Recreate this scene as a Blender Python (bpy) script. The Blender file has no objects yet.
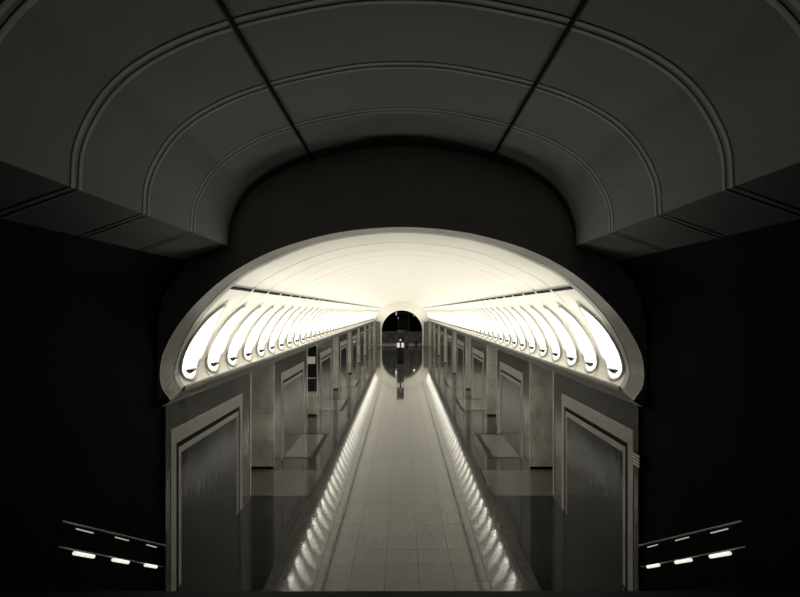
import bpy, bmesh, math, random
from mathutils import Vector
random.seed(7)
R = math.radians
sc = bpy.context.scene
C = sc.collection

# ------------------------------------------------------------ camera, world, exposure
F = 520.0                                   # focal length in pixels of an 800 px wide frame
cam_d = bpy.data.cameras.new('camera'); cam = bpy.data.objects.new('camera', cam_d); C.objects.link(cam)
cam_d.sensor_width = 36.0; cam_d.lens = 36.0 * F / 800.0
cam.location = (0, 0, 6.0); cam.rotation_euler = (R(90), 0, 0)
cam_d.shift_x = -2.0 / 800.0; cam_d.shift_y = 12.5 / 800.0
cam_d.clip_start = 0.05; cam_d.clip_end = 400
sc.camera = cam
w = bpy.data.worlds.new('world'); sc.world = w; w.use_nodes = True
w.node_tree.nodes['Background'].inputs[0].default_value = (0.0, 0.0, 0.0, 1)
w.node_tree.nodes['Background'].inputs[1].default_value = 0.0
sc.view_settings.view_transform = 'Standard'; sc.view_settings.look = 'None'
sc.view_settings.gamma = 1; sc.view_settings.use_curve_mapping = False
sc.view_settings.exposure = 0.0
LAMP = 1.7                                  # luminance of the crescent diffusers

UPLIGHT = 40.0                              # watts of the uplight inside each crescent's bowl

# ------------------------------------------------------------ materials
def mat(name, col, rough=0.6, spec=0.5, noise=0.0, nscale=4.0, stretch=(1, 1, 1), bump=0.0, bscale=8.0,
        emit=None, estr=0.0, metal=0.0, joint=None, bstretch=None):
    m = bpy.data.materials.new(name); m.use_nodes = True
    nt = m.node_tree; N = nt.nodes; L = nt.links; b = N['Principled BSDF']
    b.inputs['Base Color'].default_value = (*col, 1); b.inputs['Roughness'].default_value = rough
    b.inputs['Specular IOR Level'].default_value = spec; b.inputs['Metallic'].default_value = metal
    if emit:
        b.inputs['Emission Color'].default_value = (*emit, 1); b.inputs['Emission Strength'].default_value = estr
    g = N.new('ShaderNodeNewGeometry')
    out = None
    if noise:
        mp = N.new('ShaderNodeMapping'); mp.inputs['Scale'].default_value = stretch
        L.new(g.outputs['Position'], mp.inputs['Vector'])
        n = N.new('ShaderNodeTexNoise'); n.inputs['Scale'].default_value = nscale
        n.inputs['Detail'].default_value = 6; n.inputs['Roughness'].default_value = 0.62
        L.new(mp.outputs[0], n.inputs['Vector'])
        r = N.new('ShaderNodeValToRGB')
        r.color_ramp.elements[0].position = 0.3; r.color_ramp.elements[1].position = 0.72
        r.color_ramp.elements[0].color = tuple(c * (1 - noise) for c in col) + (1,)
        r.color_ramp.elements[1].color = tuple(min(1, c * (1 + noise)) for c in col) + (1,)
        L.new(n.outputs['Fac'], r.inputs[0]); out = r.outputs[0]
    if joint:                                # joint = (width, height, mortar, axis): slab joints in the stone
        sx, sy, ms, ax = joint
        sp = N.new('ShaderNodeSeparateXYZ'); L.new(g.outputs['Position'], sp.inputs[0])
        cb = N.new('ShaderNodeCombineXYZ')
        ad = N.new('ShaderNodeMath'); ad.operation = 'ADD'; ad.inputs[1].default_value = .385 if ax == (0, 1) else 0
        L.new(sp.outputs[ax[0]], ad.inputs[0]); L.new(ad.outputs[0], cb.inputs[0]); L.new(sp.outputs[ax[1]], cb.inputs[1])
        br = N.new('ShaderNodeTexBrick'); br.offset = 0.0; br.inputs['Scale'].default_value = 1
        br.inputs['Mortar Size'].default_value = ms; br.inputs['Brick Width'].default_value = sx
        br.inputs['Row Height'].default_value = sy; br.inputs['Bias'].default_value = 0
        br.inputs['Color1'].default_value = (.88, .88, .88, 1); br.inputs['Color2'].default_value = (1.1, 1.1, 1.1, 1)
        br.inputs['Mortar'].default_value = (.35, .35, .35, 1)
        L.new(cb.outputs[0], br.inputs['Vector'])
        mx = N.new('ShaderNodeMix'); mx.data_type = 'RGBA'; mx.blend_type = 'MULTIPLY'; mx.inputs['Factor'].default_value = 1
        if out: L.new(out, mx.inputs['A'])
        else: mx.inputs['A'].default_value = (*col, 1)
        L.new(br.outputs['Color'], mx.inputs['B']); out = mx.outputs['Result']
        for key, v0, v1 in (('Specular IOR Level', spec, spec * .6), ('Roughness', rough, max(.2, rough))):   # the open joints do not shine
            mr = N.new('ShaderNodeMapRange'); mr.inputs['To Min'].default_value = v0; mr.inputs['To Max'].default_value = v1
            L.new(br.outputs['Fac'], mr.inputs['Value']); L.new(mr.outputs['Result'], b.inputs[key])
    if out: L.new(out, b.inputs['Base Color'])
    if bump:
        n2 = N.new('ShaderNodeTexNoise'); n2.inputs['Scale'].default_value = bscale; n2.inputs['Detail'].default_value = 1
        if bstretch:
            m3 = N.new('ShaderNodeMapping'); m3.inputs['Scale'].default_value = bstretch
            L.new(g.outputs['Position'], m3.inputs['Vector']); L.new(m3.outputs[0], n2.inputs['Vector'])
        else: L.new(g.outputs['Position'], n2.inputs['Vector'])
        bp = N.new('ShaderNodeBump'); bp.inputs['Strength'].default_value = bump; bp.inputs['Distance'].default_value = 0.02
        L.new(n2.outputs['Fac'], bp.inputs['Height']); L.new(bp.outputs[0], b.inputs['Normal'])
    return m
M = {}
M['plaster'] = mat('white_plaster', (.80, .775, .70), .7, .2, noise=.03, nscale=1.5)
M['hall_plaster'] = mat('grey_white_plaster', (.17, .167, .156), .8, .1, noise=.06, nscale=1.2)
M['wall_plaster'] = mat('end_wall_plaster', (.62, .607, .57), .85, .1, noise=.08, nscale=1.5)
M['trim'] = mat('trim_plaster', (.46, .45, .415), .6, .2, noise=.04, nscale=3)
M['cornice'] = mat('cornice_plaster', (.15, .146, .135), .5, .3, noise=.15, nscale=3)
M['bead'] = mat('lit_bead_plaster', (.25, .246, .23), .7, .1, noise=.05)  # paler than the vault: light caught by the ribs is painted in
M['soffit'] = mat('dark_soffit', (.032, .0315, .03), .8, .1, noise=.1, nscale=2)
M['slot'] = mat('dark_slot', (.004, .004, .0038), .8, .05, noise=.2, nscale=6)
M['floor'] = mat('light_granite_floor', (.045, .044, .040), .055, .22, noise=.5, nscale=22, bump=.010, bscale=3.3, joint=(.77, .77, .009, (0, 1)))
M['floor_mid'] = mat('grey_granite_floor', (.040, .039, .036), .09, .14, noise=.4, nscale=14, bump=.010, bscale=3.3, joint=(.85, .85, .006, (0, 1)))
M['floor_black'] = mat('black_granite_inlay', (.004, .004, .004), .35, .05, noise=.3, nscale=9)
M['floor_inlay'] = mat('pale_granite_inlay', (.12, .117, .108), .09, .14, noise=.25, nscale=9)
M['floor_shaded'] = mat('shade_darkened_granite', (.010, .0097, .009), .10, .16, noise=.4, nscale=14, bump=.01, bscale=3.3)  # outer floor of the first bay, its shade put into the granite colour
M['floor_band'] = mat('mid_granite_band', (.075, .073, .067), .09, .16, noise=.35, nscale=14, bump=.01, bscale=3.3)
M['floor_dark'] = mat('dark_platform_floor', (.20, .196, .183), .3, .3, noise=.5, nscale=4)
M['marble'] = mat('veined_grey_marble', (.036, .035, .0325), .16, .3, noise=.5, nscale=2.2, stretch=(1, 1.4, .45), bump=.05, bscale=5, joint=(.9, 1.05, .004, (1, 2)))
M['marble_light'] = mat('pale_marble_cladding', (.55, .535, .49), .3, .4, noise=.32, nscale=2.5, stretch=(1, 1, .6), joint=(3.2, 1.05, .005, (0, 2)))
M['marble_panel'] = mat('dark_polished_marble', (.011, .0107, .010), .11, .16, noise=.6, nscale=1.8, stretch=(1, 1.3, .4), bump=.35, bscale=3.0, bstretch=(1, 3.0, .35))
M['frame'] = mat('pale_marble_frame', (.175, .17, .157), .35, .3, noise=.15, nscale=4)
M['wainscot'] = mat('grey_stone_wainscot', (.22, .216, .20), .6, .3, noise=.7, nscale=1.3)
M['black_marble'] = mat('black_marble', (.0022, .0021, .0020), .8, .02, noise=.8, nscale=1.6, stretch=(1, 1, .35))
M['rim'] = mat('lamp_rim_plaster', (.50, .485, .44), .6, .2, noise=.04, nscale=5)
M['diffuser'] = mat('glowing_diffuser', (.8, .79, .74), .6, .2, emit=(1.0, .965, .87), estr=LAMP)
M['black_metal'] = mat('black_metal', (.012, .012, .012), .35, .5, noise=.2, nscale=8)
M['rail'] = mat('brushed_steel', (.22, .215, .205), .4, .5, metal=.9, noise=.1, nscale=20)
M['tube'] = mat('tube_lamp_glass', (.8, .8, .75), .4, .3, emit=(1.0, .965, .88), estr=.85)
M['strip'] = mat('thin_glowing_streak', (.8, .8, .75), .4, .3, emit=(1.0, .97, .9), estr=.28)  # faint glowing streaks just below the upper rails
M['board'] = mat('black_board', (.006, .006, .006), .25, .4, noise=.3, nscale=6)
M['lit_panel'] = mat('lit_white_panel', (.7, .69, .64), .5, .3, emit=(1.0, .97, .9), estr=.25)
M['lit_dim'] = mat('dim_lit_panel', (.5, .48, .45), .5, .3, emit=(1.0, .95, .9), estr=.12)
M['grey_sign'] = mat('grey_sign_face', (.30, .30, .28), .5, .3, noise=.1, nscale=12)
M['stair'] = mat('black_granite_steps', (.006, .006, .006), .6, .15, noise=.5, nscale=6)
M['cloth'] = mat('dark_cloth', (.012, .011, .012), .85, .2, noise=.3, nscale=14)
M['cloth2'] = mat('charcoal_cloth', (.03, .028, .027), .85, .2, noise=.3, nscale=14)
M['skin'] = mat('skin', (.25, .23, .205), .6, .3, noise=.05, nscale=10)
M['hair'] = mat('dark_hair', (.012, .009, .008), .6, .3, noise=.3, nscale=40)

# ------------------------------------------------------------ helpers
def obj(name, bm, m, parent=None, smooth=False):
    me = bpy.data.meshes.new(name)
    bmesh.ops.recalc_face_normals(bm, faces=bm.faces)
    bm.to_mesh(me); bm.free()
    for x in (m if isinstance(m, (list, tuple)) else [m]): me.materials.append(x)
    if smooth:
        for p in me.polygons: p.use_smooth = True
    o = bpy.data.objects.new(name, me); C.objects.link(o)
    if parent: o.parent = parent
    return o
def struct(name, bm, m, smooth=False):
    o = obj(name, bm, m, None, smooth); o['kind'] = 'structure'; return o
def thing(name, label, cat, loc=(0, 0, 0), rz=0, group=None):
    o = bpy.data.objects.new(name, None); C.objects.link(o); o.empty_display_size = .2
    o.location = loc; o.rotation_euler = (0, 0, rz); o['label'] = label; o['category'] = cat
    if group: o['group'] = group
    return o
def copy_tree(o, parent=None):
    c = o.copy(); C.objects.link(c)
    if parent: c.parent = parent
    for ch in list(o.children): copy_tree(ch, c)
    return c
def box(bm, x0, x1, y0, y1, z0, z1, bev=0.0, mi=0):
    v = [bm.verts.new(p) for p in ((x0, y0, z0), (x1, y0, z0), (x1, y1, z0), (x0, y1, z0), (x0, y0, z1), (x1, y0, z1), (x1, y1, z1), (x0, y1, z1))]
    fs = [bm.faces.new([v[i] for i in q]) for q in ((0, 3, 2, 1), (4, 5, 6, 7), (0, 1, 5, 4), (1, 2, 6, 5), (2, 3, 7, 6), (3, 0, 4, 7))]
    for f in fs: f.material_index = mi
    if bev:
        bmesh.ops.bevel(bm, geom=list({e for f in fs for e in f.edges}), offset=bev, segments=2, affect='EDGES', profile=.6)
    return bm
def B(): return bmesh.new()
def sweep(bm, rings, close=False, cap=False):
    """rings: lists of points of equal length"""
    vr = [[bm.verts.new(p) for p in r] for r in rings]
    n = len(vr[0])
    for a, b in zip(vr, vr[1:]):
        for i in range(n if close else n - 1):
            j = (i + 1) % n
            bm.faces.new((a[i], a[j], b[j], b[i]))
    if cap:
        bm.faces.new(vr[0]); bm.faces.new(list(reversed(vr[-1])))
    return vr
def tube(bm, pts, r, n=10):
    rings = []
    for i, p in enumerate(pts):
        p = Vector(p); a = Vector(pts[max(0, i - 1)]); b = Vector(pts[min(len(pts) - 1, i + 1)])
        d = (b - a).normalized(); u = d.cross(Vector((0, 0, 1)))
        u = u.normalized() if u.length > 1e-4 else Vector((1, 0, 0)); q = d.cross(u)
        rings.append([p + r * (math.cos(2 * math.pi * k / n) * u + math.sin(2 * math.pi * k / n) * q) for k in range(n)])
    sweep(bm, rings, close=True, cap=True); return bm
def spline(P, n):
    """Catmull-Rom through P, resampled to n points by arc length"""
    P = [Vector(p) for p in P]; Q = [P[0] * 2 - P[1]] + P + [P[-1] * 2 - P[-2]]
    out = []
    for i in range(1, len(Q) - 2):
        for k in range(24):
            t = k / 24
            a, b, c, d = Q[i - 1], Q[i], Q[i + 1], Q[i + 2]
            out.append(.5 * ((2 * b) + (c - a) * t + (2 * a - 5 * b + 4 * c - d) * t * t + (3 * b - a - 3 * c + d) * t ** 3))
    out.append(P[-1]); s = [0]
    for a, b in zip(out, out[1:]): s.append(s[-1] + (b - a).length)
    res = []; j = 0
    for k in range(n):
        t = s[-1] * k / (n - 1)
        while j < len(s) - 2 and s[j + 1] < t: j += 1
        f = (t - s[j]) / max(1e-9, s[j + 1] - s[j]); res.append(out[j].lerp(out[j + 1], min(1, max(0, f))))
    return res, s[-1]

EYE = 6.0
YW = 10.5            # plane of the end wall with the great arch
YI = 10.9            # where the hall vault proper begins
YF = 92.0            # far end wall
# vault section, left half, from the cornice lip to the crown (x, z relative to eye)
VP = [(-4.56, -1.57), (-4.66, -1.38), (-4.65, -1.12), (-4.46, -.63), (-4.13, -.08), (-3.57, .50), (-3.10, .84), (-2.08, 1.30), (-1.11, 1.54), (0, 1.635)]
OP = [(-4.66, -1.80), (-4.84, -1.55), (-4.88, -1.22), (-4.80, -.81), (-4.50, -.27), (-4.04, .26), (-3.44, .76), (-2.72, 1.16), (-1.86, 1.45), (-1.01, 1.62), (0, 1.69)]
EP = [(-3.47, 1.30), (-3.43, 1.75), (-3.21, 2.2), (-2.89, 2.54), (-2.40, 2.83), (-1.83, 3.04), (-1.27, 3.18), (-.60, 3.30), (0, 3.33)]
NV = 49
VS, VL = spline(VP + [(-x, z) for x, z in reversed(VP[:-1])], 2 * NV - 1)
OS, _ = spline(OP + [(-x, z) for x, z in reversed(OP[:-1])], 2 * NV - 1)
VD, _ = spline(VP + [(-x, z) for x, z in reversed(VP[:-1])], 601)
def vault_pt(v, y, h=0.0):
    """point on the left flank of the hall vault: v metres up the curve from the lip, h metres off the surface"""
    t = min(1, max(0, v / VL)) * 600; i = min(599, int(t)); f = t - i
    p = VD[i].lerp(VD[i + 1], f); a = VD[max(0, i - 3)]; b = VD[min(600, i + 4)]
    d = (b - a).normalized(); n = Vector((d.y, -d.x))       # towards the inside of the hall
    return Vector((p.x + n.x * h, y, EYE + p.y + n.y * h))

# ------------------------------------------------------------ hall vault
BAY = 10.0; STEP = BAY / 7
bm = B(); rings = []
def vring(y, off=0.0):
    r = []
    for i, p in enumerate(VS):
        a = VS[max(0, i - 1)]; b = VS[min(len(VS) - 1, i + 1)]; d = (b - a).normalized()
        r.append((p.x - d.y * off, y, EYE + p.y + d.x * off))
    return r
rings.append(vring(YI))
y = YI + STEP + .02
while y < YF - .5:
    rings += [vring(y - .035), vring(y - .02, .03), vring(y + .02, .03), vring(y + .035)]
    y += STEP
rings.append(vring(YF))
sweep(bm, rings)
o = struct('ceiling', bm, M['plaster'], False)
sd = o.modifiers.new('thick', 'SOLIDIFY'); sd.thickness = .08; sd.offset = 1

# dark shadow gap running the length of the vault on either side, with pale clips across it
def find_v(x):
    return min(range(300), key=lambda i: abs(VD[i].x - x)) / 600 * VL
vslot = find_v(-3.57)
for side, nm in ((1, 'trim_1'), (-1, 'trim_2')):
    bm = B(); rr = []
    for yy in (YI + .02, YF - .02):
        q = [vault_pt(vslot - .035, yy, -.01), vault_pt(vslot + .035, yy, -.01), vault_pt(vslot + .035, yy, .02), vault_pt(vslot - .035, yy, .02)]
        rr.append([(p.x * side, p.y, p.z) for p in q])
    sweep(bm, rr, close=True, cap=True)
    o = struct(nm, bm, M['slot'])
    k = 0; yy = YI + STEP
    while yy < YF - 1:
        bm = B(); rr = []
        for y2 in (yy, yy + .09):
            q = [vault_pt(vslot - .04, y2, .0), vault_pt(vslot + .04, y2, .0), vault_pt(vslot + .04, y2, .032), vault_pt(vslot - .04, y2, .032)]
            rr.append([(p.x * side, p.y, p.z) for p in q])
        sweep(bm, rr, close=True, cap=True)
        obj('clip', bm, M['plaster'], o); yy += STEP

# great arch trim: a splayed band from the end wall to the vault, stepped twice
bm = B(); rr = []
for t, dy, dn in ((0, .0, 0), (0, -.05, 0), (.06, -.05, 0), (.10, -.03, 0), (.80, .20, 0), (.82, .26, .0), (.86, .26, 0), (.88, .22, 0), (1.0, .40, 0)):
    rr.append([(OS[i].x * (1 - t) + VS[i].x * t, YW + dy + (.0 if t < 1 else 0), EYE + OS[i].y * (1 - t) + VS[i].y * t) for i in range(len(VS))])
vr = sweep(bm, rr)
for e_ in (0, -1): bm.faces.new([r_[e_] for r_ in vr])
o = struct('trim_3', bm, M['trim'])

# ------------------------------------------------------------ escalator hall: vault, soffits, side walls, end wall
ES, _ = spline(EP + [(-x, z) for x, z in reversed(EP[:-1])], 73)
def evault_ring(y, off):
    r = []
    pts = [Vector((-4.32, 1.0))] + [Vector((-3.90, 1.15))] + list(ES) + [Vector((3.90, 1.15)), Vector((4.32, 1.0))]
    for i, p in enumerate(pts):
        if i <= 2: d = Vector((.85, .3)).normalized() if i < 2 else Vector((.3, 1)).normalized()
        elif i >= len(pts) - 3: d = Vector((.85, -.3)).normalized() if i > len(pts) - 3 else Vector((.3, -1)).normalized()
        else: d = (pts[i + 1] - pts[i - 1]).normalized()
        o_ = off
        if abs(abs(p.x) - 1.787) < .001: pass
        r.append((p.x - d.y * o_, y, EYE + p.y + d.x * o_))
    return r
Y0 = -6.0
RIBS = [8.60, 7.03, 5.52, 4.08, 2.63, 1.2, -.25, -1.7, -3.1]
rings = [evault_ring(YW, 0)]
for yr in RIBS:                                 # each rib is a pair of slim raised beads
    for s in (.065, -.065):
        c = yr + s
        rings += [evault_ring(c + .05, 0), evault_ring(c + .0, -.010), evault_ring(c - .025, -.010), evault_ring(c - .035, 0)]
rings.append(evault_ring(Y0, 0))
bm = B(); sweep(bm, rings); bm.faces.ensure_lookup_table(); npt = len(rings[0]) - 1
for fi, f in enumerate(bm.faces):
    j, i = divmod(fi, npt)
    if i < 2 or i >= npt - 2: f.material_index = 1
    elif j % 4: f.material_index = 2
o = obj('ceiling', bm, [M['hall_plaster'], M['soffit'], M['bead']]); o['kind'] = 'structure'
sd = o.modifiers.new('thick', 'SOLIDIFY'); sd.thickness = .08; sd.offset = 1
# dark expansion joints along the vault
for side, nm in ((-1, 'trim_4'), (1, 'trim_5')):
    i = min(range(len(ES)), key=lambda k: abs(ES[k].x - side * 1.787)); 
    # exact point on the polyline
    for k in range(len(ES) - 1):
        a, b = ES[k], ES[k + 1]
        if (a.x - side * 1.787) * (b.x - side * 1.787) <= 0:
            f = (side * 1.787 - a.x) / (b.x - a.x); p = a.lerp(b, f); d = (b - a).normalized(); break
    n = Vector((d.y, -d.x))
    bm = B(); rr = []
    for yy in (Y0 + .05, YW - .01):
        q = [p + d * -.022 + n * -.01, p + d * .022 + n * -.01, p + d * .022 + n * .034, p + d * -.022 + n * .034]
        rr.append([(c.x, yy, EYE + c.y) for c in q])
    sweep(bm, rr, close=True, cap=True)
    o = struct(nm, bm, M['slot'])
    bm = B(); rr = []
    s2 = .034 * -side
    for yy in (Y0 + .05, YW - .02):
        q = [p - d * side * -.034 + n * -.005 + d * t * .007 + n * u * .02 for t, u in ((-1, 0), (1, 0), (1, 1), (-1, 1))]
        rr.append([(c.x, yy, EYE + c.y) for c in q])
    sweep(bm, rr, close=True, cap=True); obj('edge_bead', bm, M['hall_plaster'], o)

# side walls of black marble, curving in to meet the soffit
SW = [(-4.95, -6.0), (-4.95, -3.0), (-4.95, -.6), (-4.93, -.2), (-4.83, .25), (-4.65, .62), (-4.32, 1.0)]
for side, nm in ((1, 'wall_left'), (-1, 'wall_right')):
    bm = B()
    inner = [Vector(p) for p in SW]
    ring = [(p.x * side, p.y) for p in inner] + [(-5.4 * side, 1.0), (-5.4 * side, -6.0)]
    sweep(bm, [[(x, yy, EYE + z) for x, z in ring] for yy in (Y0, YW + .3)], close=True, cap=True)
    o = struct(nm, bm, M['black_marble'])
# end wall
outer = [Vector((-4.95, -1.80))] + [Vector(p) for p in SW[2:]] + [Vector((-3.90, 1.15))] + list(ES) + [Vector((3.90, 1.15))] + [Vector((-x, z)) for x, z in reversed(SW[2:])] + [Vector((4.95, -1.80))]
def ray_hit(poly, ang, c):
    dx, dz = math.cos(ang), math.sin(ang); best = None
    for a, b in zip(poly, poly[1:]):
        ex, ez = b.x - a.x, b.y - a.y; den = dx * ez - dz * ex
        if abs(den) < 1e-9: continue
        t = ((a.x - c[0]) * ez - (a.y - c[1]) * ex) / den; u = ((a.x - c[0]) * dz - (a.y - c[1]) * dx) / den
        if t > 0 and -1e-4 <= u <= 1.0001: best = t if best is None else max(best, t)
    return best
c0 = (0.0, -1.80)
angs = sorted(set([math.atan2(p.y - c0[1], p.x - c0[0]) for p in outer] + [math.pi * k / 160 for k in range(161)]))
ra, rb = [], []
for a in angs:
    a = min(math.pi - 1e-5, max(1e-5, a))
    t0 = ray_hit(OS, a, c0) or 4.66; t1 = (ray_hit(outer, a, c0) or 4.95) + .02
    ra.append((c0[0] + math.cos(a) * t0, EYE + c0[1] + math.sin(a) * t0)); rb.append((c0[0] + math.cos(a) * t1, EYE + c0[1] + math.sin(a) * t1))
bm = B()
sweep(bm, [[(x, YW, z) for x, z in ra], [(x, YW, z) for x, z in rb], [(x, YW + .3, z) for x, z in rb]])
struct('wall_front', bm, M['wall_plaster'])
# back of the escalator hall
bm = B(); box(bm, -5.4, 5.4, Y0 - .2, Y0, 0, 9.6); struct('wall_back', bm, M['black_marble'])

# stairs below the camera, descending to the hall floor, with a dark landing
bm = B()
LZ, LY = 4.33, 3.10
prof = [(Y0, LZ), (LY, LZ)]
ns = 26; run = (10.35 - LY) / ns; rise = LZ / ns
yy, zz = LY, LZ
for k in range(ns):
    zz -= rise; prof.append((yy, zz))
    if k < ns - 1: yy += run; prof.append((yy, zz))
prof += [(Y0, 0.0)] if abs(prof[-1][1]) < 1e-6 else [(yy, 0), (Y0, 0)]
sweep(bm, [[(x, a, b) for a, b in prof] for x in (-4.94, 4.94)], close=True, cap=True)
st = obj('staircase', bm, M['stair']); st['kind'] = 'structure'

# ------------------------------------------------------------ cornices and lintels
for side, nm in ((-1, 'trim_6'), (1, 'trim_7')):
    bm = B()
    pr = [(4.56, 4.435), (4.54, 4.40), (4.56, 4.33), (4.60, 4.29), (4.80, 4.12), (4.84, 4.06), (7.2, 4.06), (7.2, 4.5), (4.78, 4.5), (4.72, 4.435)]
    sweep(bm, [[(side * x, yy, z) for x, z in pr] for yy in (YI, YF)], close=True, cap=True)
    A = [(4.66, 4.19), (4.70, 4.16), (4.80, 4.10), (4.84, 4.06), (4.965, 4.06), (4.965, 4.19)]
    Bq = [(4.56, 4.43), (4.60, 4.29), (4.80, 4.12), (4.84, 4.06), (4.965, 4.06), (4.965, 4.43)]
    sweep(bm, [[(side * x, YW - .04, z) for x, z in A], [(side * x, YI, z) for x, z in Bq]], close=True, cap=True)
    struct(nm, bm, M['cornice'])

# ------------------------------------------------------------ floor with inlays
PY = [9.72 + BAY * k for k in range(8)]
SKIP_FIRST = 1        # where each pier begins
PL_ = 7.0
xs = [-12, -7.05, -4.86, -3.77, -3.56, -3.0, 3.0, 3.56, 3.77, 4.86, 7.05, 12]
ys = sorted(set([10.30, 16.9, YF + 13] + [v for p in PY for v in (p + PL_ + .15, p + BAY - .15) if v < YF] + [v for p in PY[SKIP_FIRST:] for v in (p + 1.44, p + 1.64, p + 5.54, p + 5.74) if v > 10.5]))
bm = B(); grid = [[bm.verts.new((x, y_, 0)) for x in xs] for y_ in ys]
for j in range(len(ys) - 1):
    ym = (ys[j] + ys[j + 1]) / 2; inl = None
    for p in PY[SKIP_FIRST:]:
        if p + 1.44 < ym < p + 5.74: inl = 'edge' if (ym < p + 1.64 or ym > p + 5.54) else 'mid'
    for i in range(len(xs) - 1):
        xm = abs((xs[i] + xs[i + 1]) / 2)
        f = bm.faces.new((grid[j][i], grid[j][i + 1], grid[j + 1][i + 1], grid[j + 1][i]))
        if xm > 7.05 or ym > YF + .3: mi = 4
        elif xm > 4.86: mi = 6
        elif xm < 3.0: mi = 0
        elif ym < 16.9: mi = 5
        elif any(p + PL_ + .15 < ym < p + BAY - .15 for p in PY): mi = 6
        elif inl is None: mi = 1
        elif xm < 3.56: mi = 1
        elif xm < 3.77: mi = 2
        else: mi = 2 if inl == 'edge' else 3
        f.material_index = mi
r = bmesh.ops.extrude_face_region(bm, geom=bm.faces[:])
bmesh.ops.translate(bm, vec=(0, 0, -.15), verts=[v for v in r['geom'] if isinstance(v, bmesh.types.BMVert)])
struct('floor', bm, [M['floor'], M['floor_mid'], M['floor_black'], M['floor_inlay'], M['floor_dark'], M['floor_shaded'], M['floor_band']])

# ------------------------------------------------------------ piers with portal panels
X0 = 4.85; XB = 7.05; PT = 4.055; PL = 7.0
def frame_bm(x, y0, y1, zt, wd, th, proud, back=0.0):
    """three-sided door-like frame lying on a pier flank at x (inner face towards -x)"""
    bm = B()
    pts_o = [(y0, 0.0), (y0, zt), (y1, zt), (y1, 0.0)]
    pts_i = [(y0 + wd, 0.0), (y0 + wd, zt - th), (y1 - wd, zt - th), (y1 - wd, 0.0)]
    ch = .005 if proud > .006 else .001
    rings = []
    for (a, b), (c, d) in zip(pts_o, pts_i):
        sa = 1 if c > a else -1; tz = 0 if b == 0 else 1
        rings.append([(x - back, a, b), (x - proud + ch, a, b), (x - proud, a + ch * sa, b - ch * tz),
                      (x - proud, c - ch * sa, d + ch * tz), (x - proud + ch, c, d), (x - back, c, d)])
    sweep(bm, rings, close=True, cap=True); return bm
def make_pier(y0, label, short=False):
    t = thing('marble_pier', label, 'pier', (X0, y0, 0), 0, 'marble piers along the hall')
    L0 = 10.70 - y0 if short else 0.0        # the nearest pier is cut by the end wall
    bx = XB - X0
    bm = B(); box(bm, .02, bx, L0 + .02, PL - .02, 0, PT); obj('body', bm, M['marble'], t)
    if not short:
        bm = B(); box(bm, 0, bx, 0, .06, .10, PT, .008); obj('cladding', bm, M['marble_light'], t)
        bm = B(); box(bm, .03, bx, .015, .10, 0, .10); obj('plinth', bm, M['black_marble'], t)
    bm = B(); box(bm, 0, bx, PL - .06, PL, .10, PT, .008); obj('cladding', bm, M['marble_light'], t)
    bm = B(); box(bm, .03, bx, PL - .10, PL - .015, 0, .10); obj('plinth', bm, M['black_marble'], t)
    a, b = 1.22, 6.12
    f = obj('portal_frame', frame_bm(.02, a, b, 3.49, .26, .34, .012), M['frame'], t)
    bm = frame_bm(.02, a + .26, b - .26, 3.15, .12, .12, .003); obj('shadow_gap', bm, M['slot'], f)
    obj('inner_frame', frame_bm(.02, a + .38, b - .38, 3.03, .14, .14, .009), M['frame'], f)
    bm = B(); box(bm, .014, .03, a + .52, b - .52, 0.0, 2.89); obj('panel', bm, M['marble_panel'], t)
    return t
def mirror_tree(o, parent=None):
    """a mirrored copy (x -> -x) with its own mesh data"""
    c = o.copy(); C.objects.link(c)
    if parent: c.parent = parent
    else: c.location = (-o.location.x, o.location.y, o.location.z)
    if c.type == 'LIGHT':
        c.location = (-o.location.x, o.location.y, o.location.z)
        c.rotation_euler = Vector((-.72, 0, .69)).to_track_quat('-Z', 'Y').to_euler()
    if c.type == 'MESH':
        c.data = mirrored(o.data)
    for ch in list(o.children): mirror_tree(ch, c)
    return c
_mc = {}
def mirrored(me):
    if me.name not in _mc:
        m2 = me.copy()
        b_ = bmesh.new(); b_.from_mesh(m2)
        for v in b_.verts: v.co.x = -v.co.x
        bmesh.ops.reverse_faces(b_, faces=b_.faces); b_.to_mesh(m2); b_.free(); _mc[me.name] = m2
    return _mc[me.name]
ORD = ['nearest', 'second', 'third', 'fourth', 'fifth', 'sixth', 'seventh', 'farthest']
def pier_label(k, s):
    if k == 0: return f'grey marble pier nearest the camera on the {s}, next to the dark end wall'
    if k == 7: return f'grey marble pier farthest away on the {s}, beside the far wall'
    return f'grey marble pier with framed portal, {ORD[k]} from the camera in the {s} row'
piers = []
first = make_pier(PY[0], pier_label(0, 'right'), True)
proto = make_pier(PY[1], pier_label(1, 'right'))
for k in range(8):
    if k == 0: r_ = first
    elif k == 1: r_ = proto
    else:
        r_ = copy_tree(proto); r_.location = (X0, PY[k], 0); r_['label'] = pier_label(k, 'right')
    l_ = mirror_tree(r_); l_['label'] = pier_label(k, 'left')

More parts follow.
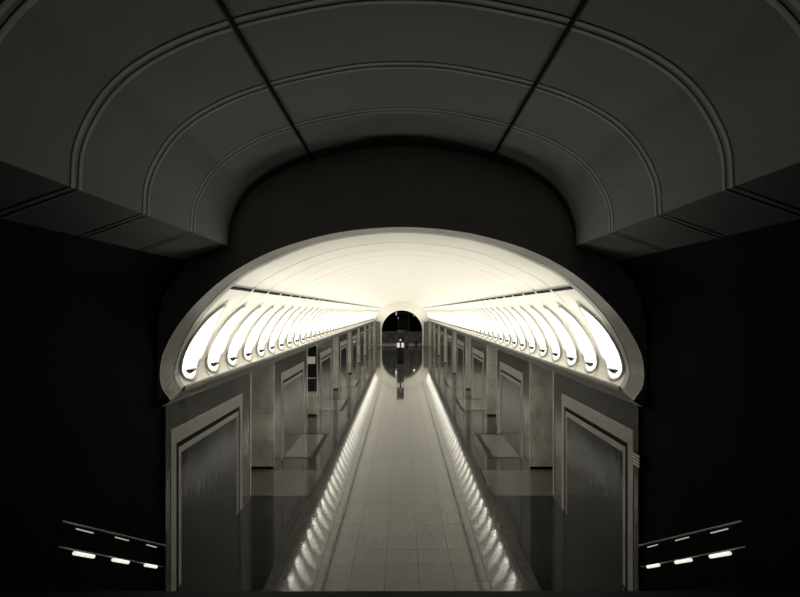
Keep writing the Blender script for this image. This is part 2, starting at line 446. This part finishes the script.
# ------------------------------------------------------------ crescent lamps
def crescent_outline(n=40, grow=0.0):
    key = [(.18, 0), (.21, .16), (.27, .29), (.38, .38), (.52, .44), (.75, .48), (1.0, .475), (1.25, .43), (1.45, .355), (1.65, .255), (1.81, .15), (1.91, .065), (1.97, 0)]
    c = lambda v: -.03 + .13 * max(0, (v - .5) / 1.6) ** 1.6
    left, right = [], []
    for v, wv in key:
        left.append(Vector((v - .07, c(v) - wv))); right.append(Vector((v - .07, c(v) + wv)))
    loop = left + list(reversed(right[1:-1]))
    L_ = loop + [loop[0]]
    res, _ = spline(L_, 2 * n + 1)
    return res[:-1]
OUT = crescent_outline(32)
def offset_loop(loop, d):
    n = len(loop); r = []
    for i in range(n):
        a = loop[i - 1]; b = loop[(i + 1) % n]; t = (b - a)
        t = t.normalized() if t.length > 1e-6 else Vector((1, 0)); nn = Vector((-t.y, t.x))
        r.append(loop[i] + nn * d)
    return r
# make sure positive offset grows the loop
area = sum(OUT[i - 1].x * OUT[i].y - OUT[i].x * OUT[i - 1].y for i in range(len(OUT)))
SG = -1 if area > 0 else 1
def make_crescent():
    base = vault_pt(1.0, 0, 0)
    t = thing('crescent_lamp', 'x', 'lamp', (base.x, 0, base.z))
    def P(q, h):
        p = vault_pt(q.x, q.y, h); return (p.x - base.x, p.y, p.z - base.z)
    prof = [(.085, .010), (.082, .022), (.062, .05), (.030, .052), (.008, .030), (.0, .010)]
    loops = [offset_loop(OUT, SG * d) for d, h in prof]
    bm = B()
    sweep(bm, [[P(q, prof[k][1]) for k, q in enumerate([lp[i] for lp in loops])] for i in list(range(len(OUT))) + [0]])
    bmesh.ops.remove_doubles(bm, verts=bm.verts, dist=.0005)
    obj('rim', bm, M['rim'], t, True)
    # diffuser: pairs of outline points across the lens
    bm = B(); n = len(OUT); inner = offset_loop(OUT, SG * .012); rows = []
    for i in range(n // 2 + 1):
        a, b = inner[i], inner[(-i) % n]
        rows.append([P(a.lerp(b, k / 6), .016) for k in range(7)])
    sweep(bm, rows); bmesh.ops.remove_doubles(bm, verts=bm.verts, dist=.0005)
    obj('diffuser', bm, M['diffuser'], t, True)
    # small dark half-bowl at the foot of the crescent
    bm = B(); rr = []
    for v, rad in ((.335, .205), (.32, .21), (.28, .175), (.245, .12), (.215, .04)):
        rr.append([P(Vector((v, -.01 + rad * math.cos(a))), .018 + .12 * rad / .2 * math.sin(a)) for a in [math.pi * k / 12 for k in range(13)]])
    sweep(bm, rr, close=False, cap=True)
    obj('bowl', bm, M['black_metal'], t)
    # the uplight held by the bowl: throws its light up and across the vault
    ld = bpy.data.lights.new('uplight', 'AREA'); ld.shape = 'RECTANGLE'; ld.size = .30; ld.size_y = .12
    ld.energy = UPLIGHT; ld.color = (1.0, .965, .87)
    lo = bpy.data.objects.new('uplight', ld); C.objects.link(lo); lo.parent = t
    lo.location = P(Vector((.40, .0)), .16)
    lo.rotation_euler = Vector((.72, 0, .69)).to_track_quat('-Z', 'Y').to_euler()
    return t
cl = make_crescent()
NC = 56
WORD = ['nearest', 'second nearest', 'third nearest', 'fourth nearest', 'fifth nearest', 'sixth nearest', 'seventh nearest', 'eighth nearest', 'ninth nearest', 'tenth nearest', 'eleventh nearest', 'twelfth nearest']
NUM = ['thirteenth', 'fourteenth', 'fifteenth', 'sixteenth', 'seventeenth', 'eighteenth', 'nineteenth', 'twentieth', 'twenty-first', 'twenty-second', 'twenty-third', 'twenty-fourth', 'twenty-fifth', 'twenty-sixth', 'twenty-seventh', 'twenty-eighth', 'twenty-ninth', 'thirtieth']
clr = mirror_tree(cl)
for k in range(NC):
    for side, src, s in ((0, cl, 'left'), (1, clr, 'right')):
        o = src if k == 0 else copy_tree(src)
        o.location.y = 11.41 + STEP * k
        if k < 12: lab = f'glowing white crescent lamp in the {s} row, {WORD[k]} to the great arch'
        elif k < 30: lab = f'glowing white crescent lamp in the {s} row, {NUM[k-12]} inward from the great arch'
        else: lab = f'tiny crescent lamp merging into the white glare at the far end of the {s} row'
        o['label'] = lab; o['group'] = f'crescent lamps along the {s} flank of the vault' if k < 30 else f'far crescent lamps blurring together on the {s}'

# ------------------------------------------------------------ far end wall with doorway and the dark hall beyond
HW, ZS, RS = 3.60, 2.50, 3.60
def arch_z(x): return ZS + RS * math.sqrt(max(0, 1 - (x / HW) ** 2))
xsl = [-7.3, -HW] + [HW * math.sin(R(a)) for a in range(-85, 86, 5)] + [HW, 7.3]
bm = B()
for y_ in (0,):
    loop = [(-7.3, 0), (-HW, 0)] + [(-HW * math.cos(R(a)), ZS + RS * math.sin(R(a))) for a in range(0, 181, 5)] + [(HW, 0), (7.3, 0), (7.3, 8.2), (-7.3, 8.2)]
    arc = [(-HW * math.cos(R(a)), ZS + RS * math.sin(R(a))) for a in range(0, 181, 5)]
    for yv in (YF, YF + .5):
        for (xa, za), (xb, zb) in zip(arc, arc[1:]):
            bm.faces.new([bm.verts.new(p) for p in ((xa, yv, za), (xb, yv, zb), (xb, yv, 8.2), (xa, yv, 8.2))])
        for s in (-1, 1):
            bm.faces.new([bm.verts.new(p) for p in ((s * HW, yv, 0), (s * 7.3, yv, 0), (s * 7.3, yv, 8.2), (s * HW, yv, 8.2))])
    full = [(-HW, 0)] + arc + [(HW, 0)]
    sweep(bm, [[(x, yv, z) for x, z in full] for yv in (YF, YF + .5)])
bmesh.ops.remove_doubles(bm, verts=bm.verts, dist=.0005)
struct('wall_far', bm, M['plaster'])
bm = B(); rr = []
for dr, dy in ((0, 0), (0, -.12), (.06, -.14), (.12, -.10), (.13, -.03), (.22, -.03), (.24, 0)):
    rr.append([(x * (1 + dr / HW), YF + dy, z if z <= ZS and False else (0 if z == 0 else ZS + (z - ZS) * (1 + dr / RS))) for x, z in [(-HW, 0)] + arc + [(HW, 0)]])
sweep(bm, rr); struct('trim_8', bm, M['plaster'])
for s, nm in ((-1, 'trim_9'), (1, 'trim_10')):
    bm = B()
    for a, b in ((3.86, 4.12), (4.16, 4.40), (4.44, 4.70)): box(bm, min(s * a, s * b), max(s * a, s * b), YF - .08, YF + .02, 0, 4.12, .01)
    struct(nm, bm, M['frame'])
# flank walls from last pier to the end wall
for s, nm in ((-1, 'wall_far_left'), (1, 'wall_far_right')):
    bm = B(); box(bm, min(s * 4.85, s * 7.05), max(s * 4.85, s * 7.05), 89.72, YF, 0, 4.115)
    for k in range(5):
        box(bm, min(s * 4.78, s * 4.86), max(s * 4.78, s * 4.86), 89.8 + k * .45, 90.0 + k * .45, 0, 4.1)
    struct(nm, bm, M['marble_light'])
# room beyond
bm = B()
box(bm, -6, 6, YF + 12.5, YF + 12.8, 0, 8); struct('wall_beyond', bm, M['black_marble'])
for s, nm in ((-1, 'wall_beyond_left'), (1, 'wall_beyond_right')):
    bm = B(); box(bm, min(s * 6, s * 6.3), max(s * 6, s * 6.3), YF + .5, YF + 12.8, 0, 8); struct(nm, bm, M['black_marble'])
bm = B(); box(bm, -6.3, 6.3, YF + .5, YF + 12.8, 8, 8.2); o = obj('ceiling', bm, M['black_marble']); o['kind'] = 'structure'
bm = B(); box(bm, -5.98, 5.98, YF + 12.35, YF + 12.5, 0, 1.9); struct('trim_11', bm, M['wainscot'])
# platform walls and ceilings beyond the passages
for s, nm in ((-1, 'wall_platform_left'), (1, 'wall_platform_right')):
    bm = B(); box(bm, min(s * 11.8, s * 12), max(s * 11.8, s * 12), YW, YF, 0, 4.6); struct(nm, bm, M['black_marble'])
    bm = B(); box(bm, min(s * 7.2, s * 12), max(s * 7.2, s * 12), YW, YF, 4.6, 4.8); o = obj('ceiling', bm, M['black_marble']); o['kind'] = 'structure'

# dim framed relief on the wall beyond, two small lamps
t = thing('framed_relief', 'dim tall framed relief on the dark wall seen through the far archway', 'relief', (.35, YF + 12.5, 2.2))
bm = B(); box(bm, -1.0, 1.0, -.05, 0, 0, 3.4); obj('panel', bm, M['cloth2'], t)
bm = B()
for a, b_, c, d in ((-1.1, -1.0, 0, 3.4), (1.0, 1.1, 0, 3.4), (-1.1, 1.1, 3.4, 3.5), (-1.1, 1.1, -.1, 0)): box(bm, a, b_, -.12, 0, c, d)
obj('frame', bm, M['cornice'], t)
for x_, z_, rr_, hh, lab in ((-1.05, 5.2, .16, .62, 'tall pale hanging lantern high at the left inside the far archway'), (2.15, 5.0, .13, .26, 'small pale hanging lantern at the right inside the far archway'),
                           (-.72, 4.6, .11, .2, 'tiny hanging lantern just below the tall lantern in the far archway')):
    yy = YF + 3 if x_ > -.8 else YF + 2
    t = thing('hanging_lantern', lab, 'lantern', (x_, yy, z_), 0, 'lanterns in the far archway')
    bm = B(); tube(bm, [(0, 0, hh * .9), (0, 0, 8 - z_)], .012, 6); obj('cord', bm, M['black_metal'], t)
    bm = B(); rings = []
    for q in range(9):
        a = q / 8; r2 = rr_ * (.45 + .55 * math.sin(math.pi * a)); rings.append([(r2 * math.cos(2 * math.pi * k / 12), r2 * math.sin(2 * math.pi * k / 12), a * hh) for k in range(12)])
    sweep(bm, rings, close=True, cap=True); obj('shade', bm, M['lit_dim'], t, True)
    ld = bpy.data.lights.new('lantern_light', 'AREA'); ld.shape = 'DISK'; ld.size = .2; ld.energy = 30; ld.specular_factor = 0; ld.color = (1.0, .96, .87)
    lo = bpy.data.objects.new('lantern_light', ld); C.objects.link(lo); lo.parent = t; lo.location = (0, 0, -.02)

# ------------------------------------------------------------ information column in the middle of the hall
t = thing('information_column', 'tall black information column with two small lit screens standing mid-hall', 'sign', (-0.17, 57.8, 0))
bm = B(); box(bm, -.46, .46, -.30, .30, 0, .10, .01); obj('base', bm, M['black_metal'], t)
bm = B(); box(bm, -.39, .39, -.22, .22, .10, 3.70, .02); obj('body', bm, M['board'], t)
bm = B(); box(bm, -.43, .43, -.26, .26, 3.70, 3.80, .01); obj('cap', bm, M['black_metal'], t)
for x_ in (-.24, .24):
    bm = B(); box(bm, x_ - .17, x_ + .17, -.245, -.215, 1.93, 2.51, .01); s_ = obj('screen_frame', bm, M['black_metal'], t)
    bm = B(); box(bm, x_ - .145, x_ + .145, -.252, -.243, 1.96, 2.48); obj('screen', bm, M['lit_panel'], s_)
bm = B()
bm.faces.new([bm.verts.new(p) for p in ((-.12, -.226, 2.78), (0, -.226, 2.64), (.12, -.226, 2.78), (0, -.226, 2.92))])
r = bmesh.ops.extrude_face_region(bm, geom=bm.faces[:]); bmesh.ops.translate(bm, vec=(0, .01, 0), verts=[v for v in r['geom'] if isinstance(v, bmesh.types.BMVert)])
obj('emblem', bm, M['lit_dim'], t)

# black sign board on the face of the third left pier
t = thing('sign_board', 'black board with a pale lit header on the third left pier, in the passage', 'sign', (-5.28, 29.70, 1.44))
bm = B(); box(bm, -.40, .42, -.09, -.001, 0, 2.58, .01); obj('board', bm, M['board'], t)
bm = B(); box(bm, -.36, .34, -.13, -.088, 1.55, 1.96, .01); obj('lit_header', bm, M['lit_dim'], t)
bm = B(); box(bm, -.30, .36, -.10, -.088, .72, .76); obj('light_strip', bm, M['lit_dim'], t)
bm = B(); box(bm, -.38, -.34, -.11, -.088, .1, 1.5); obj('side_rail', bm, M['rail'], t)

# small pale lamp on a distant left pier
t = thing('wall_lamp', 'small pale wall lamp high on a distant left pier', 'lamp', (-4.84, 51.2, 2.95))
bm = B(); box(bm, 0, .06, -.10, .10, -.06, .06, .01); obj('bracket', bm, M['black_metal'], t)
bm = B(); rings = []
for q in range(7):
    a = math.pi * (q + .3) / 6.6; rings.append([(.14 + .10 * math.sin(a) * math.cos(2 * math.pi * k / 12), .10 * math.sin(a) * math.sin(2 * math.pi * k / 12), -.12 * math.cos(a)) for k in range(12)])
sweep(bm, rings, close=True, cap=True); obj('globe', bm, M['lit_panel'], t, True)

# striped plate on the side wall right of the nearest right portal
t = thing('striped_plate', 'small grey striped plate on the black side wall beside the nearest right portal', 'plate', (4.85, 10.55, 2.80))
bm = B(); box(bm, -.03, 0, -.02, .30, 0, .27, .004); obj('backing', bm, M['slot'], t)
for k in range(4):
    bm = B(); box(bm, -.045, -.025, -.01, .29, .015 + k * .066, .055 + k * .066, .004); obj('slat', bm, M['grey_sign'], t)

# ------------------------------------------------------------ handrails and tube lamps on the side walls
def pt(px, py, X):
    Y = F * X / abs(px); return Vector((X, Y, EYE - (py) * Y / F))
for s, sn in ((-1, 'left'), (1, 'right')):
    for tag_, a, b, rad in (('upper', (7.42, 3.00), (10.66, 1.19), .014), ('lower', (7.407, 2.64), (10.66, .75), .012)):
        rx = .10 if tag_ == 'upper' else .05
        t = thing('handrail', f'{tag_} thin steel handrail sloping down the black {sn} side wall', 'handrail', (s * 4.95, a[0], a[1]), 0, 'handrails on the side walls')
        bm = B(); tube(bm, [(-s * rx, 0, 0), (-s * rx, b[0] - a[0], b[1] - a[1])], rad, 10); obj('rail', bm, M['rail'], t)
        for q in (.1, .62, .92):
            yy, zz = (b[0] - a[0]) * q, (b[1] - a[1]) * q
            bm = B(); tube(bm, [(-s * .002, yy, zz - .05), (-s * (rx - .03), yy, zz - .05), (-s * rx, yy, zz)], .007, 8); obj('bracket', bm, M['black_metal'], t)
    pos = ['nearest the camera', 'in the middle', 'nearest the portal']
    for k, (Yc, ln, zl, Yu, zu) in enumerate(((7.91, .48, 2.29, 8.02, 2.607), (8.94, .48, 1.70, 9.08, 2.02), (10.01, .44, 1.092, 10.15, 1.413))):
        sl = -.577
        t = thing('tube_lamp', f'short bright tube lamp under the lower {sn} handrail, {pos[k]}', 'lamp', (s * 4.95, Yc, zl), 0, 'tube lamps under the lower handrails')
        bm = B()
        pts = [(-s * .115, -ln / 2, -sl * ln / 2), (-s * .115, ln / 2, sl * ln / 2)]
        tube(bm, pts, .028, 12); obj('glass', bm, M['tube'], t)
        bm = B(); tube(bm, [(-s * .004, 0, 0), (-s * .09, 0, 0)], .012, 8); obj('bracket', bm, M['black_metal'], t)
        t = thing('glow_streak', f'thin faint glowing streak under the upper {sn} handrail, {pos[k]}', 'lamp', (s * 4.95, Yu, zu), 0, 'glowing streaks under the upper handrails')
        ln2 = ln * .9
        bm = B(); tube(bm, [(-s * .06, -ln2 / 2, -sl * ln2 / 2), (-s * .06, ln2 / 2, sl * ln2 / 2)], .010, 8); obj('glass', bm, M['strip'], t)
        bm = B(); tube(bm, [(-s * .004, 0, 0), (-s * .055, 0, 0)], .008, 8); obj('bracket', bm, M['black_metal'], t)

# ------------------------------------------------------------ people
def skin_mesh(name, joints, edges, root, m, parent, levels=2):
    me = bpy.data.meshes.new(name); me.from_pydata([j[0] for j in joints], edges, []); me.materials.append(m)
    o = bpy.data.objects.new(name, me); C.objects.link(o); o.parent = parent
    o.modifiers.new('skin', 'SKIN')
    sk = me.skin_vertices[0].data
    for i, j in enumerate(joints):
        sk[i].radius = (j[1], j[1] if len(j) < 3 else j[2]); sk[i].use_root = (i == root)
    s_ = o.modifiers.new('sub', 'SUBSURF'); s_.levels = levels; s_.render_levels = levels
    return o
def person(label, loc, rz, stride, coat, trousers):
    t = thing('person', label, 'person', loc, rz, 'people in the far hall')
    J = []; E = []
    def add(p, r, par=None, r2=None):
        J.append((p, r) if r2 is None else (p, r, r2))
        if par is not None: E.append((par, len(J) - 1))
        return len(J) - 1
    pel = add((0, 0, .93), .145, None, .11)
    wa = add((0, 0, 1.10), .13, pel, .10); ch = add((0, 0, 1.30), .155, wa, .115); sh = add((0, 0, 1.42), .12, ch, .09)
    nk = add((0, 0, 1.50), .055, sh); hb = add((0, .01, 1.58), .075, nk, .085); ht = add((0, .0, 1.66), .08, hb, .095); add((0, -.005, 1.71), .05, ht, .06)
    for s in (-1, 1):
        d = stride * s
        hip = add((s * .09, 0, .88), .10, pel); kn = add((s * .10, .02 + d * .5, .49), .062, hip); an = add((s * .10, d, .10), .042, kn)
        add((s * .11, d + .02, .05), .04, an); add((s * .12, d + .15, .04), .038, len(J) - 1)
        sd_ = add((s * .19, 0, 1.40), .062, sh); el = add((s * .245, -.02 - d * .25, 1.12), .045, sd_); wr = add((s * .25, .06 - d * .4, .87), .028, el)
        pm = add((s * .25, .07 - d * .4, .80), .032, wr, .02)
        for q in range(4):
            a = add((s * .25 + .0, .04 + q * .018 - d * .4, .745), .009, pm); add((s * .243, .05 + q * .018 - d * .4, .705 + .008 * abs(q - 1.5)), .008, a)
        add((s * .225, .10 - d * .4, .76), .010, pm)
    body = skin_mesh('body', J, E, 0, M['skin'], t)
    # trousers, coat with sleeves, shoes, hair
    TJ = []; TE = []
    TJ.append(((0, 0, .95), .155, .125))
    for s in (-1, 1):
        d = stride * s; i = len(TJ)
        TJ += [((s * .09, 0, .87), .112), ((s * .10, .02 + d * .5, .49), .078), ((s * .10, d, .13), .062)]
        TE += [(0, i), (i, i + 1), (i + 1, i + 2)]
    skin_mesh('trousers', TJ, TE, 0, trousers, t)
    CJ = [((0, 0, .80), .18, .15), ((0, 0, 1.10), .155, .125), ((0, 0, 1.30), .175, .135), ((0, 0, 1.43), .13, .10)]; CE = [(0, 1), (1, 2), (2, 3)]
    for s in (-1, 1):
        d = stride * s; i = len(CJ)
        CJ += [((s * .19, 0, 1.40), .075), ((s * .245, -.02 - d * .25, 1.12), .058), ((s * .25, .055 - d * .4, .89), .042)]
        CE += [(3, i), (i, i + 1), (i + 1, i + 2)]
    skin_mesh('coat', CJ, CE, 1, coat, t)
    for s in (-1, 1):
        d = stride * s
        skin_mesh('shoe', [((s * .10, d - .03, .05), .048, .045), ((s * .115, d + .08, .045), .048, .038), ((s * .125, d + .18, .04), .038, .03)], [(0, 1), (1, 2)], 0, M['board'], t)
    bm = B(); bmesh.ops.create_uvsphere(bm, u_segments=20, v_segments=14, radius=1)
    for v in bm.verts:
        z = v.co.z
        v.co = Vector((v.co.x * .092, v.co.y * .108 - .018, 1.665 + z * .095))
        if z < -.1 and v.co.y > 0.0: v.co.y = -.01
    obj('hair', bm, M['hair'], t, True)
    for s in (-1, 1):
        bm = B(); bmesh.ops.create_uvsphere(bm, u_segments=8, v_segments=6, radius=.012)
        bmesh.ops.translate(bm, vec=(s * .03, .088, 1.63), verts=bm.verts); obj('eye', bm, M['board'], t, True)
    bm = B(); bmesh.ops.create_cone(bm, segments=8, radius1=.016, radius2=.006, depth=.045, cap_ends=True)
    bmesh.ops.translate(bm, vec=(0, .098, 1.605), verts=bm.verts); obj('nose', bm, M['skin'], t, True)
    bm = B(); box(bm, -.022, .022, .082, .092, 1.562, 1.570); obj('mouth', bm, M['hair'], t)
    return t
person('person in a dark coat walking alone right of the information column', (2.15, 79.0, 0), R(200), .16, M['cloth'], M['cloth2'])
person('person in a dark coat standing close behind the information column', (.72, 76.0, 0), R(170), .03, M['cloth2'], M['cloth'])
